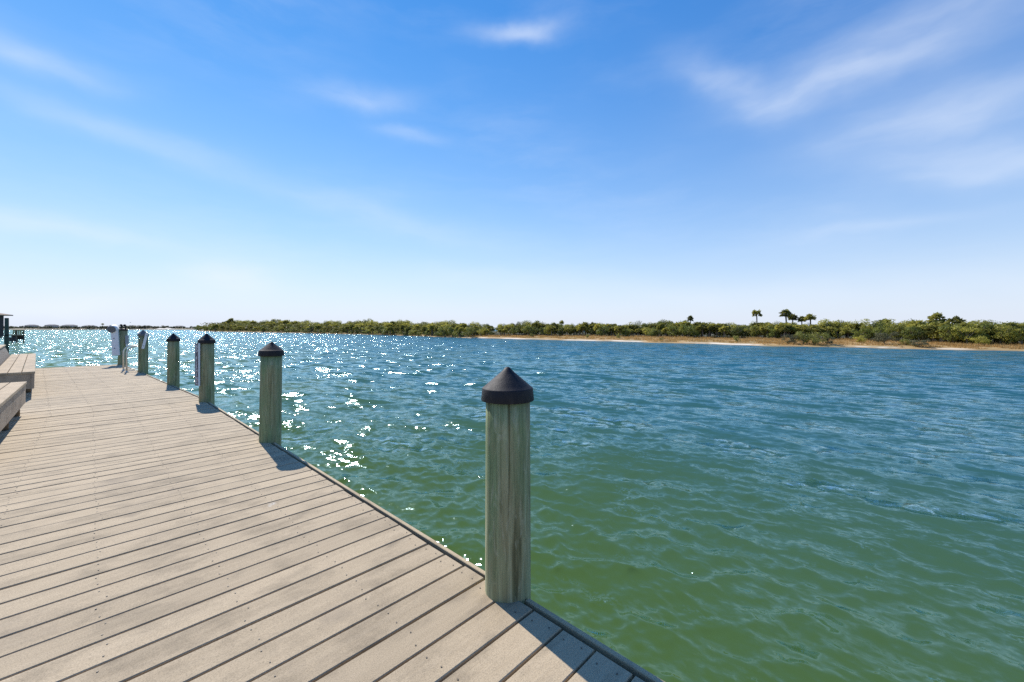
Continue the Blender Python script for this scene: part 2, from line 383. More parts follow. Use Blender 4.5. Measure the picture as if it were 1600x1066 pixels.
# ------------------------------------------------------------------ water: one sheet out to the horizon
WZ = -1.75
def build_water():
    k_dir = math.atan2(.79, .61)
    g = np.random.default_rng(5)
    N = 260
    lam = np.exp(g.uniform(np.log(.11), np.log(2.6), N))
    spread = np.where(lam > 1.0, .40, np.where(lam > .3, .65, .95))
    th = k_dir + g.normal(0, 1, N) * spread
    th = np.where(g.random(N) < .12, th + math.pi * .35, th)
    k = 2 * math.pi / lam
    s = .0205 * np.exp(-(np.maximum(lam - .55, 0) / .8) ** 2)
    amp = s / k; ph = g.uniform(0, 2 * math.pi, N)
    kx, ky = k * np.cos(th), k * np.sin(th)
    rr = np.concatenate([[.35], np.exp(np.linspace(math.log(1.0), math.log(900), 1080)), np.array([1200, 1700, 2600, 4500, 9000.])])
    dense = np.linspace(-66, 66, 540)
    coarse = np.linspace(66, 294, 60)[1:-1]
    aa = np.radians(np.concatenate([dense, coarse]))
    na, nr = len(aa), len(rr)
    Rg, Ag = np.meshgrid(rr, aa, indexing='ij')
    X = (Rg * np.sin(Ag)).ravel(); Y = (Rg * np.cos(Ag)).ravel(); RR = Rg.ravel()
    sp = np.maximum(RR * .0063, .004)
    colsp = np.tile(np.concatenate([np.full(540, R(132 / 540)), np.full(58, R(3.9))]), nr) * RR
    sp = np.maximum(sp, colsp)
    Z = np.zeros_like(X); DX = np.zeros_like(X); DY = np.zeros_like(X); lost = np.zeros_like(X)
    gust = 1 + .25 * np.sin(.21 * X + .13 * Y + 1) * np.sin(-.11 * X + .17 * Y)
    for i in range(N):
        f = np.clip((lam[i] / sp - 2.2) / 2.0, 0, 1)
        lost += (1 - f * f) * s[i] ** 2 / 2
        idx = np.nonzero(f > 0)[0]
        if len(idx) == 0: continue
        p = kx[i] * X[idx] + ky[i] * Y[idx] + ph[i]
        a = amp[i] * f[idx] * gust[idx]
        Z[idx] += a * np.cos(p)
        sn = np.sin(p) * a * .85
        DX[idx] -= sn * math.cos(th[i]); DY[idx] -= sn * math.sin(th[i])
    co = np.stack([X + DX, Y + DY, Z + WZ], 1)
    i0 = np.arange(nr - 1)[:, None] * na + np.arange(na)[None, :]
    j = (np.arange(na) + 1) % na
    i1 = np.arange(nr - 1)[:, None] * na + j[None, :]
    quads = np.stack([i0, i0 + na, i1 + na, i1], -1).reshape(-1, 4)
    me = bpy.data.meshes.new('water')
    me.vertices.add(len(co)); me.vertices.foreach_set('co', co.astype(np.float32).ravel())
    nq = len(quads); fan = na
    me.loops.add(nq * 4 + fan); me.polygons.add(nq + 1)
    lv = np.concatenate([quads.ravel(), np.arange(na)])
    me.loops.foreach_set('vertex_index', lv.astype(np.int32))
    ls = np.concatenate([np.arange(nq) * 4, [nq * 4]]); me.polygons.foreach_set('loop_start', ls.astype(np.int32))
    me.update(calc_edges=True); me.validate()
    at = me.attributes.new('lost_slope', 'FLOAT', 'POINT'); at.data.foreach_set('value', np.sqrt(lost).astype(np.float32))
    me.polygons.foreach_set('use_smooth', np.ones(len(me.polygons), bool))
    me.materials.append(M_water)
    # make sure the sheet faces upward
    o = link('water', me)
    if me.polygons[len(me.polygons) // 3].normal.z < 0: me.flip_normals()
    tag(o, kind='structure')
build_water()

# ------------------------------------------------------------------ island: ground
SHORE = np.array([(-430, 560), (-339, 438), (-250, 346), (-185, 294), (-124, 246), (-76, 201), (-41, 164), (-16.5, 131), (0, 116), (11.6, 105), (28, 89.6),
                  (37, 79.3), (44, 70.4), (51.6, 65.7), (58, 61.6), (63.3, 57.5), (68, 54), (80, 47), (100, 36)], float)
seg = np.linalg.norm(np.diff(SHORE, axis=0), axis=1); SL = np.concatenate([[0], np.cumsum(seg)])
def shore(s):
    s = np.asarray(s, float)
    x = np.interp(s, SL, SHORE[:, 0]); y = np.interp(s, SL, SHORE[:, 1])
    e = 4.0
    tx = np.interp(s + e, SL, SHORE[:, 0]) - np.interp(s - e, SL, SHORE[:, 0]); ty = np.interp(s + e, SL, SHORE[:, 1]) - np.interp(s - e, SL, SHORE[:, 1])
    l = np.hypot(tx, ty) + 1e-9
    wob = .8 * np.sin(s * .31) + .5 * np.sin(s * .83 + 1)
    nx, ny = -ty / l, tx / l            # inland: away from the water
    return x + nx * wob, y + ny * wob, nx, ny
# station of a point of the shoreline seen in azimuth
def s_at(x0): return float(np.interp(x0, SHORE[:, 0], SL))
def sand_mask(s):
    m = np.zeros_like(s)
    for a, b in ((-15.5, 9.5), (12, 29), (34, 44), (52.5, 58.5), (61, 64.5), (-340, -130)):
        a, b = s_at(a), s_at(b)
        m = np.maximum(m, np.clip(np.minimum(s - a, b - s) / 2.0, 0, 1))
    return m
def inland_profile(d):
    return np.interp(d, [-6, -1, 0, .6, 2.5, 6, 16, 60, 160], [-1.2, -.25, -.02, .16, .34, .5, .85, 1.1, 1.1])
def build_island():
    ss = np.linspace(0, SL[-1], 460); dd = np.array([-6, -2, -.6, 0, .3, .6, 1.0, 1.6, 2.4, 3.4, 5, 7, 10, 14, 20, 28, 40, 60, 90])
    x, y, nx, ny = shore(ss)
    nsm = np.ones(41) / 41
    def sm(a): return np.convolve(np.pad(a, 20, mode='edge'), nsm, 'valid')
    nx, ny = sm(nx), sm(ny)
    V = np.zeros((len(ss), len(dd), 3))
    for j, d in enumerate(dd):
        V[:, j, 0] = x + nx * d; V[:, j, 1] = y + ny * d
        V[:, j, 2] = WZ + inland_profile(d) + (rng.normal(0, .04, len(ss)) if d > 1 else 0)
    n, mm = len(ss), len(dd)
    F = [(i * mm + j, (i + 1) * mm + j, (i + 1) * mm + j + 1, i * mm + j + 1) for i in range(n - 1) for j in range(mm - 1)]
    me = bpy.data.meshes.new('island_ground'); me.from_pydata([tuple(p) for p in V.reshape(-1, 3)], [], F)
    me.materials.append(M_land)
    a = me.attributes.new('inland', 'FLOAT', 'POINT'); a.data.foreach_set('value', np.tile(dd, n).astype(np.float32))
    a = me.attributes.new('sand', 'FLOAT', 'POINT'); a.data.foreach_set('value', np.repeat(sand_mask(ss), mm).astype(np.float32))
    me.polygons.foreach_set('use_smooth', [True] * len(me.polygons)); me.update()
    if me.polygons[100].normal.z < 0: me.flip_normals()
    tag(link('island_ground', me), kind='structure')
build_island()
def on_island(s, d):
    x, y, nx, ny = shore(s)
    return float(x + nx * d), float(y + ny * d), WZ + float(inland_profile(d))

# ------------------------------------------------------------------ vegetation prototypes (unit height)
def palm_mesh(seed, cr, n_fronds=34, zc=None):
    g = random.Random(seed); mb = MB()
    zc = zc or 1 - cr * .75
    for i in range(n_fronds):
        a = g.uniform(0, 2 * math.pi); e = math.asin(g.uniform(-.55, 1.0))
        d = Vector((math.cos(a) * math.cos(e), math.sin(a) * math.cos(e), math.sin(e)))
        c0 = Vector((0, 0, zc)); L = cr * g.uniform(.42, .6)
        c1 = c0 + d * L + Vector((0, 0, -.05 * cr))
        side = d.cross(Vector((0, 0, 1)))
        side = side.normalized() if side.length > .05 else Vector((1, 0, 0))
        up = side.cross(d).normalized()
        mb.add([c0 - side * .006 * cr * 3, c0 + side * .006 * cr * 3, c1], [(0, 1, 2)])
        fr = cr * g.uniform(.42, .58); nb = 9
        for b in range(nb):
            an = (b / (nb - 1) - .5) * R(200)
            bd = d * math.cos(an) + side * math.sin(an)
            tip = c1 + bd * fr * (1 - .15 * abs(an)) + Vector((0, 0, -fr * (.25 + .2 * abs(an)) * (1 - .5 * max(0, d.z))))
            midp = c1 + bd * fr * .55 + up * fr * .05
            w = side * math.cos(an) - d * math.sin(an)
            mb.add([c1, midp + w * fr * .11, tip, midp - w * fr * .11], [(0, 1, 2), (0, 2, 3)])
    return mb
def palm_trunk(seed, zc, r):
    g = random.Random(seed); bx, by = g.uniform(-.03, .03), g.uniform(-.03, .03)
    mb = MB(); mb.tube([(bx * 2, by * 2, -.05), (bx, by, zc * .4), (0, 0, zc + .02)], [r * 1.25, r, r * .95], 7); return mb
def leaf_crown(seed, lobes, n, size, zmin=.22, wx=.42):
    g = random.Random(seed); L = []
    for i in range(lobes):
        a = g.uniform(0, 2 * math.pi); rr = wx * math.sqrt(g.random()) * .75
        z = g.uniform(zmin + .16, .84); k = math.sin((z - zmin) / (1 - zmin) * math.pi) * .5 + .6
        L.append((Vector((math.cos(a) * rr * k, math.sin(a) * rr * k, z)), g.uniform(.12, .2)))
    V = []; F = []
    for i in range(n):
        c, r = g.choice(L)
        d = Vector((g.gauss(0, 1), g.gauss(0, 1), g.gauss(0, 1) * .8 + .15)).normalized()
        p = c + d * r * g.uniform(.55, 1.08)
        nn = (d + Vector((g.gauss(0, .6), g.gauss(0, .6), g.gauss(0, .6) + .3))).normalized()
        u = nn.orthogonal().normalized(); u = Matrix.Rotation(g.uniform(0, 6.28), 3, nn) @ u; v = nn.cross(u)
        s = size * g.uniform(.6, 1.4)
        o = len(V); V += [p - u * s, p - v * s * .6, p + u * s, p + v * s * .6]; F.append((o, o + 1, o + 2, o + 3))
    mb = MB(); mb.v = [tuple(p) for p in V]; mb.f = F
    return mb, L
def limbs(seed, L, r):
    g = random.Random(seed); mb = MB()
    mb.tube([(0, 0, -.06), (g.uniform(-.02, .02), 0, .15), (0, 0, .34)], [r * 1.3, r, r * .8], 7)
    for c, rr in L:
        m = Vector((c.x * .45, c.y * .45, .2 + (c.z - .2) * .55))
        mb.tube([(0, 0, .22), m, c + Vector((0, 0, rr * .4))], [r * .6, r * .4, r * .12], 5)
    return mb

PROTO = {}
def proto(kind):
    if kind in PROTO: return PROTO[kind]
    out = []
    if kind == 'palm':
        for i in range(4):
            cr = .34 + .03 * (i % 2); zc = 1 - cr * .75
            out.append((palm_mesh(20 + i, cr, 40, zc).mesh('palm_crown', M_palm), palm_trunk(20 + i, zc, .035).mesh('palm_trunk', M_trunk)))
    elif kind == 'tall':
        for i in range(3):
            cr = .20; zc = 1 - cr * .75
            out.append((palm_mesh(50 + i, cr, 44, zc).mesh('palm_crown', M_palm), palm_trunk(50 + i, zc, .022).mesh('palm_trunk', M_trunk)))
    else:
        mat = {'broad': M_broad, 'lime': M_lime, 'shrub': M_shrub, 'grey': M_greyshrub}[kind]
        for i in range(3):
            sd_ = {'broad': 100, 'lime': 140, 'shrub': 180, 'grey': 220}[kind] + i
            low = kind in ('shrub', 'grey')
            mb, L = leaf_crown(sd_, 15 if low else 13, 1900 if low else 1700, .027, .02 if low else .06, .58 if low else .48)
            out.append((mb.mesh('leaf_crown', mat), limbs(sd_, L, .02 if low else .03).mesh('limbs', M_trunk)))
    PROTO[kind] = out; return out

NAMES = {'palm': ('cabbage_palm', 'palm tree'), 'tall': ('tall_palm', 'palm tree'), 'broad': ('broadleaf_tree', 'tree'),
         'lime': ('bushy_tree', 'tree'), 'shrub': ('mangrove_shrub', 'shrub'), 'grey': ('grey_shrub', 'shrub')}
def plant(kind, x, y, z, h, label, group=None, wide=1.0, variant=None):
    P = proto(kind); cm, tm = P[random.randrange(len(P)) if variant is None else variant]
    nm, cat = NAMES[kind]
    r = empty(nm, (x, y, z), random.uniform(0, 6.28)); r.scale = (h * wide, h * wide, h)
    tag(r, label, cat, group)
    link('crown', cm, r); link('trunk', tm, r)
    return r

GP = 'cabbage palms in the island forest'; GB = 'dark broadleaf trees in the island forest'; GL = 'yellow green trees in the island forest'
def top_z(y, x):
    return 1.8 + .0143 * y
def forest():
    n = {'palm': 0, 'broad': 0, 'lime': 0}
    rows = [(0, .0135), (1, .0125), (2, .0115), (3, .0105)]
    for row, kstep in rows:
        s = s_at(-372) + row * 3
        while s < SL[-1] - 4:
            x0, y0, nx, ny = [float(v) for v in shore(s)]
            dist = y0
            beach = 2.5 if x0 < -17 else (8 + 10 * min(1, (x0 + 17) / 30) if x0 < 56 else 18 - 9 * min(1, (x0 - 56) / 9))
            sc = dist / 100
            d = beach + row * (2.6 * sc + 1.0) + random.uniform(-1, 1) * sc
            x, y, z = on_island(s, d)
            zt = top_z(y, x) - (1.35, .75, .3, 0)[row] * sc * random.uniform(.7, 1.25) + random.gauss(0, .14) * sc
            zt += .65 * sc * math.sin(s * .21 + row) * math.sin(s * .07) + (random.uniform(.2, .8) * sc if row >= 2 and random.random() < .22 else 0)
            h = max(zt - z, 1.1)
            if x0 < 56: u = random.random(); kind = 'palm' if u < .6 else ('broad' if u < .86 else 'lime')
            else: u = random.random(); kind = 'palm' if u < .22 else ('broad' if u < .55 else 'lime')
            if n[kind] >= 285: kind = min(n, key=n.get)
            if n[kind] < 285:
                n[kind] += 1
                lab, grp = {'palm': ('cabbage palm with olive fan fronds crowded into the forest of the far island', GP),
                            'broad': ('dark green broadleaf tree crowded between palms in the forest of the far island', GB),
                            'lime': ('yellow green bushy tree crowded between palms in the forest of the far island', GL)}[kind]
                wide = random.uniform(.95, 1.35) * (1.25 if h < 2.6 else 1.0)
                plant(kind, x, y, z - .05, h, lab, grp, wide)
            s += kstep * dist * random.uniform(.75, 1.3) * (1.25 if x0 > 30 else 1) * math.hypot(1, .6)
    print('forest', n)
forest()

# trees and palms that stand out of the canopy: x, y of the foot, top height, look
def at_depth(ux, y): return ux * y
SPECIAL = [
    ('tall', .601, 104, 6.1, 'tall lone cabbage palm standing clear above the canopy of the island', .95),
    ('tall', .438, 118, 5.0, 'lone cabbage palm with small round crown poking above the middle of the island forest', .9),
    ('tall', .672, 92, 5.6, 'tallest palm of the leaning clump right of the lone palm', 1.1),
    ('tall', .690, 93, 4.6, 'second palm of the clump, lower right of its tallest crown', 1.05),
    ('tall', .712, 92, 4.1, 'low palm of the clump with crown just over the canopy', 1.1),
    ('tall', .733, 90, 4.5, 'right palm of the clump with dark round crown', 1.2),
    ('tall', .122, 132, 3.9, 'small palm rising beside bare treetops left of the lone palms', 1.0),
    ('broad', .008, 138, 4.2, 'dark rounded treetop standing just above the straight forest skyline', .75),
    ('palm', 1.042, 80, 4.4, 'large dark palm with drooping crown above the right hand thicket', .95),
    ('lime', 1.135, 74, 3.5, 'broad yellow green tree standing highest above the thicket at the right', 1.25),
    ('grey', .985, 77, 3.3, 'bare greyish tree with thin crown left of the large dark palm', 1.0),
    ('broad', .79, 84, 2.9, 'dark domed tree beside the gap in the trees right of the palm clump', 1.5),
    ('palm', 1.09, 77, 3.5, 'palm with olive crown standing between the large dark palm and the broad yellow green tree', 1.0),
    ('palm', .915, 82, 3.3, 'small palm left of the bare greyish tree at the right of the island', .9),
    ('broad', 1.20, 72, 3.0, 'dark rounded tree at the far right end of the island thicket', 1.4),
    ('broad', .845, 83, 2.9, 'dark green tree right of the dark domed tree', 1.3),
    ('tall', -.697, 352, 8.3, 'small palm sticking up at the left tip of the island', .9),
]
for kind, ux, y, zt, lab, wd in SPECIAL:
    x = ux * y; z = WZ + 1.0
    plant(kind, x, y, z, zt - z, lab, None, wd)

# shrubs on the shore
def shrubs():
    MG = 'rounded mangrove shrubs along the waterline'
    s = s_at(-150)
    while s < s_at(-18):
        x, y, z = on_island(s, random.uniform(.6, 2.4))
        plant('shrub', x, y, z - .1, random.uniform(1.4, 2.5) * (y / 165) * (1.2 if x > -70 else .8), 'rounded olive mangrove shrub growing at the water edge left of the beach', MG, random.uniform(1.1, 1.5))
        s += .021 * y * random.uniform(.7, 1.3)
    LS = [('shrub', -14.5, 2.0, 3.5, 1.3, 'big rounded mangrove at the left end of the sand beach'),
          ('grey', 47.0, 3.2, 1.9, 1.3, 'grey bare shrub at the waterline under the palm clump'),
          ('shrub', 48.6, 2.6, 2.5, 1.1, 'tall olive shrub leaning over the water below the palm clump'),
          ('shrub', 50.3, 2.2, 2.4, 1.3, 'wide olive shrub standing in the water right of the grey bare shrub'),
          ('grey', 51.6, 3.5, 1.5, 1.2, 'small greyish shrub at the right end of the waterside clump'),
          ('grey', 57.5, 5.5, 2.5, 1.3, 'large grey green bush left of the yellow thicket on the right'),
          ('grey', 60.2, 2.0, 1.4, 1.7, 'low spreading grey green shrub over the water at the right'),
          ('shrub', 59.3, 3.8, 1.2, 1.3, 'olive shrub behind the low spreading grey green shrub'),
          ('lime', 55.3, 7.0, 1.5, 1.3, 'bright green bush on the dry grass before the dark domed tree'),
          ('shrub', 40.0, 4.0, 1.5, .9, 'dark shrub alone on the dry grass below the lone palm'),
          ('shrub', 21, 8, 1.5, .9, 'small dark tree shaped shrub on the dry grass left of centre island'),
          ('lime', 2.5, 6, 1.3, 1.2, 'dark green bush on the dry grass near the beach end'),
          ('lime', 15.0, 8, 1.1, 1.1, 'bright small bush on the dry grass behind the pale beach'),
          ('shrub', 30.5, 4, .9, 1.3, 'low dark bush near the waterline on the dry grass'),
          ('lime', 66.0, 6, 1.6, 1.5, 'low green bush at the far right of the thicket')]
    for kind, x0, d, h, w, lab in LS:
        x, y, z = on_island(s_at(x0), d)
        plant(kind, x, y, z - .08, h, lab, None, w)
shrubs()

# undergrowth and marsh grass nobody could count
def leaf_mass(name, mat, spots, size, seed):
    g = np.random.default_rng(seed); P = np.array(spots); n = len(P)
    a = g.normal(0, 1, (n, 3)); a /= np.linalg.norm(a, axis=1)[:, None]
    b = np.cross(a, g.normal(0, 1, (n, 3))); b /= np.linalg.norm(b, axis=1)[:, None]
    sz = (np.array(size) * g.uniform(.6, 1.4, n))[:, None]
    V = np.stack([P - a * sz, P - b * sz * .6, P + a * sz, P + b * sz * .6], 1).reshape(-1, 3)
    F = np.arange(n * 4).reshape(-1, 4)
    me = bpy.data.meshes.new(name); me.from_pydata(V.tolist(), [], F.tolist()); me.materials.append(mat)
    return me
spots = []; sizes = []
for i in range(150000):
    # denser near the camera in proportion to the picture
    s = s_at(-336) + (SL[-1] - 4 - s_at(-336)) * random.random()
    x0, y0, _, _ = [float(v) for v in shore(s)]
    if random.random() > 70 / y0: continue
    sc = y0 / 100
    beach = 2.5 if x0 < -17 else (9 + 10 * min(1, (x0 + 17) / 30) if x0 < 56 else 19 - 9 * min(1, (x0 - 56) / 9))
    d = beach + random.random() ** 1.3 * 11 * sc
    x, y, z = on_island(s, d)
    spots.append((x, y, z + random.random() ** 1.2 * 2.0 * max(sc, .7))); sizes.append(.11 * max(sc, .75))
tag(link('undergrowth', leaf_mass('undergrowth', M_under, spots, sizes, 3)), 'dense low green undergrowth filling the foot of the island forest', 'undergrowth', None, 'stuff')

def marsh_grass():
    V = []; F = []
    g = random.Random(9)
    a, b = s_at(-16), SL[-1] - 3
    cnt = 0
    while cnt < 13000:
        s = g.uniform(a, b); x0, y0, nx, ny = [float(v) for v in shore(s)]
        if g.random() > 75 / y0: continue
        mx = 10 + 10 * min(1, (x0 + 17) / 30) if x0 < 56 else 20 - 9 * min(1, (x0 - 56) / 9)
        sm = float(sand_mask(np.array([s]))[0])
        d = g.uniform(1.0 + 1.6 * sm, mx)
        if math.sin(s * 1.1 + d * .7) * math.sin(s * .37 - d * .4) > .55: continue
        x, y, z = on_island(s, d); cnt += 1
        hh = g.uniform(.25, .55) * (.8 + .4 * math.sin(s * .5 + d))
        for k in range(6):
            an = g.uniform(0, 6.28); bx, by = x + g.gauss(0, .12), y + g.gauss(0, .12)
            w = .03; tx, ty = bx + math.cos(an) * hh * .35, by + math.sin(an) * hh * .35
            o = len(V); V += [(bx - w * math.sin(an), by + w * math.cos(an), z - .03), (bx + w * math.sin(an), by - w * math.cos(an), z - .03), (tx, ty, z + hh * g.uniform(.7, 1.1))]
            F.append((o, o + 1, o + 2))
    me = bpy.data.meshes.new('marsh_grass'); me.from_pydata(V, [], F); me.materials.append(M_grass)
    tag(link('marsh_grass', me), 'dry orange brown marsh grass covering the flat island shore', 'grass', None, 'stuff')
marsh_grass()

# ------------------------------------------------------------------ far shore on the left
def far_shore():
    Yb = 800
    xs = np.linspace(-1700, -560, 180)
    mb = MB()
    V = []; 
    for x in xs:
        e = max(0, min(1, (-600 - x) / 60))
        zz = 3.2 * e + .5 * math.sin(x * .05) * e
        V += [(x, Yb + 12 * math.sin(x * .013), WZ - .6), (x, Yb + 8 + 12 * math.sin(x * .013), WZ + .8 * e), (x, Yb + 30, WZ + zz), (x, Yb + 160, WZ + zz + .5 * e), (x, Yb + 300, WZ - .6)]
    F = [(i * 5 + j, (i + 1) * 5 + j, (i + 1) * 5 + j + 1, i * 5 + j + 1) for i in range(len(xs) - 1) for j in range(4)]
    mb.add(V, F); o = link('far_shore', mb.mesh('far_shore', M_farland, True)); tag(o, kind='structure')
    # wooded ridge and white dune
    V = []; xs = np.linspace(-1150, -840, 90)
    for i, x in enumerate(xs):
        e = math.sin(math.pi * i / (len(xs) - 1)) ** .35
        V += [(x, 1360, WZ - 1), (x, 1375, WZ + (5.5 + .9 * math.sin(x * .35) * math.sin(x * .11)) * e), (x, 1470, WZ + 6.5 * e), (x, 1540, WZ - 1)]
    F = [(i * 4 + j, (i + 1) * 4 + j, (i + 1) * 4 + j + 1, i * 4 + j + 1) for i in range(len(xs) - 1) for j in range(3)]
    mb = MB(); mb.add(V, F); tag(link('far_hill', mb.mesh('far_hill', M_hill, True)), kind='structure')
    V = []; xs = np.linspace(-716, -668, 30)
    for i, x in enumerate(xs):
        e = math.sin(math.pi * i / (len(xs) - 1)) ** .6
        V += [(x, 803, WZ - .5), (x, 812, WZ + 4.3 * e * (.8 + .2 * math.sin(x * .4))), (x, 845, WZ - .5)]
    F = [(i * 3 + j, (i + 1) * 3 + j, (i + 1) * 3 + j + 1, i * 3 + j + 1) for i in range(len(xs) - 1) for j in range(2)]
    mb = MB(); mb.add(V, F); tag(link('far_dune', mb.mesh('far_dune', M_dune, True)), kind='structure')
    bl = [(-1010, 16, 8.6, 'far pale building with stepped grey roof beside the shed pile'), (-968, 17, 9.0, 'long far pale building second from the left on the far shore'),
          (-930, 21, 8.5, 'widest far building left of the dark bushes on the far shore'), (-888, 20, 7.2, 'low far building alone between dark bushes on the far shore'),
          (-770, 14, 6.6, 'far pale building left of the white board on the end pile'), (-700, 17, 6.2, 'far pale building behind the white dune')]
    for x, w, h, lab in bl:
        r = empty('far_building', (x, 850, WZ + 2.5)); tag(r, lab, 'building', 'pale buildings on the far shore')
        mb = MB(); mb.box(-w / 2, w / 2, 0, 12, -2, h - 2.2); link('wall', mb.mesh('wall', M_farwall), r)
        mb = MB(); e = .6
        mb.add([(-w / 2 - e, -e, h - 2.2), (w / 2 + e, -e, h - 2.2), (w / 2 + e, 12 + e, h - 2.2), (-w / 2 - e, 12 + e, h - 2.2), (-w / 2 + 3, 6, h), (w / 2 - 3, 6, h)],
               [(3, 2, 1, 0), (0, 1, 5, 4), (2, 3, 4, 5), (1, 2, 5), (3, 0, 4)])
        link('roof', mb.mesh('roof', M_farroof), r)
        for k in range(int(w // 4)):
            mb = MB(); xx = -w / 2 + 2.2 + k * 4; mb.box(xx - .8, xx + .8, -.08, .1, 1.2, h - 3.4); link('window', mb.mesh('window', M_farglass), r)
    g = random.Random(4); P = proto('broad')
    x = -1120
    bigs = {-857: 7.0, -838: 9.0, -818: 7.5}
    lst = []
    while x < -655:
        lst.append((x, g.uniform(3.6, 6.6) + (1.2 if -800 < x < -690 else 0), g.uniform(1.3, 2.2))); x += g.uniform(4, 9)
    for x, h, w in lst:
        r = empty('far_tree', (x, g.uniform(822, 846), WZ + 2.6), g.uniform(0, 6)); r.scale = (h * w, h * w, h)
        tag(r, 'low dark bushy tree in the row along the far shore', 'tree', 'low trees along the far shore')
        link('crown', FARCROWN[g.randrange(3)], r); link('trunk', P[0][1], r)
    for x, h, lab in ((-862, 7.4, 'rounded dark tree left of the far shore palm'), (-818, 7.8, 'dark domed tree right of the far shore palm')):
        r = empty('far_tree', (x, 834, WZ + 2.6)); r.scale = (h * 1.5, h * 1.5, h); tag(r, lab, 'tree'); link('crown', FARCROWN[0], r); link('trunk', P[0][1], r)
    plant('tall', -841, 836, WZ + 2.6, 10.5, 'single palm standing above the flat far shore', None, 1.3)
FARCROWN = []
for i, (cm, tm) in enumerate(proto('broad')):
    c = cm.copy(); c.materials.clear(); c.materials.append(M_farleaf); FARCROWN.append(c)
far_shore()
spots = []; sizes = []
for i in range(5200):
    x = random.uniform(-1150, -625); e = .5 + .5 * math.sin(x * .06) * math.sin(x * .017 + 1)
    spots.append((x, random.uniform(818, 842), WZ + 2.9 + random.random() * (1.0 + 2.6 * e))); sizes.append(.95)
tag(link('far_scrub', leaf_mass('far_scrub', M_farleaf, spots, sizes, 8)), 'low dark scrub in one strip along the flat far shore', 'scrub', None, 'stuff')

# ------------------------------------------------------------------ dock
PILES = [Vector((-.023, 2.115)), Vector((-2.916, 4.906)), Vector((-5.65, 7.533)), Vector((-8.163, 9.815)), Vector((-11.435, 12.62)), Vector((-14.445, 15.066))]
A = (PILES[2] - PILES[0]).normalized(); B = (PILES[5] - PILES[2]).normalized()
NA = Vector((A.y, -A.x)); NB = Vector((B.y, -B.x))          # outward, towards the open water
ANG_A = math.atan2(NA.y, NA.x); ANG_B = math.atan2(NB.y, NB.x)
WIDTH = 3.35; PITCH = .1715; GAP = .0095; TH = .036
dock = empty('dock', (PILES[0].x, PILES[0].y, 0))
tag(dock, 'long weathered grey wooden dock with cross planks reaching out along the water', 'dock')
dock_inv = Vector((PILES[0].x, PILES[0].y, 0))
def dpart(name, me, p, rz, z=0, rx=0, ry=0):
    o = link(name, me, dock); o.location = (p.x - dock_inv.x, p.y - dock_inv.y, z); o.rotation_euler = (rx, ry, rz); return o
plank_meshes = []
for i in range(3):
    mb = MB(); mb.box(-WIDTH, 0, -(PITCH - GAP) / 2, (PITCH - GAP) / 2, -TH, 0, None, .0035)
    plank_meshes.append(mb.mesh('plank', M_deck))
screws = MB()
def screw(p, z=.0):
    n = 6; r = .0037
    vs = [(p.x - dock_inv.x + r * math.cos(6.283 * k / n), p.y - dock_inv.y + r * math.sin(6.283 * k / n), z) for k in range(n)]
    vb = [(v[0], v[1], z - .006) for v in vs]
    screws.add(vs + vb, [tuple(range(n))] + [(k, k + n, (k + 1) % n + n, (k + 1) % n) for k in range(n)])
debris = MB()
JOIST = [-.05, -.50, -.97, -1.44, -1.91, -2.38, -2.85, -3.25]
EDGE_IN = .031        # planks stop short of the edge line, the rim board closes it
def lay(origin, dirv, nv, ang, s0, s1, off=0.0):
    n = int((s1 - s0) / PITCH)
    pitch = (s1 - s0) / n
    for i in range(n):
        s = s0 + (i + .5) * pitch
        zz = random.gauss(0, .0012)
        p = origin + dirv * (s + random.gauss(0, .0012)) + nv * (off - EDGE_IN + random.gauss(0, .0025))
        dpart('plank', plank_meshes[i % 3], p, ang + random.gauss(0, .0006), zz, random.gauss(0, .006), random.gauss(0, .0003))
        if s < 13 and (p.x < 1.5):
            for jn in JOIST:
                for q in (-.05, .05):
                    pp = origin + dirv * (s + q * .85 + random.gauss(0, .003)) + nv * (off - EDGE_IN + jn + random.gauss(0, .01))
                    screw(pp, zz + .0025)
        # bits of sand and leaf caught in the gap
        for k in range(20):
            if random.random() < .4:
                q = off - EDGE_IN - random.random() ** 1.2 * 2.2
                pp = origin + dirv * (s + pitch / 2 + random.uniform(-.004, .004)) + nv * q
                r = random.uniform(.003, .010); x, y = pp.x - dock_inv.x, pp.y - dock_inv.y; z = -.012 - random.random() * .014
                debris.add([(x - r, y - r * .4, z), (x + r * .5, y - r * .5, z - .002), (x + r, y + r * .6, z), (x, y, z + r * .7)], [(0, 1, 3), (1, 2, 3), (2, 0, 3), (2, 1, 0)])
sA0 = -4.2; sA1 = (PILES[2] - PILES[0]).length
lay(PILES[0], A, NA, ANG_A, sA0, sA1 - .02)
turn = ANG_B - ANG_A
wedge_w = WIDTH * math.tan(turn)
lay(PILES[2], B, NB, ANG_B, wedge_w + .02, 11.58 + .28, .03)
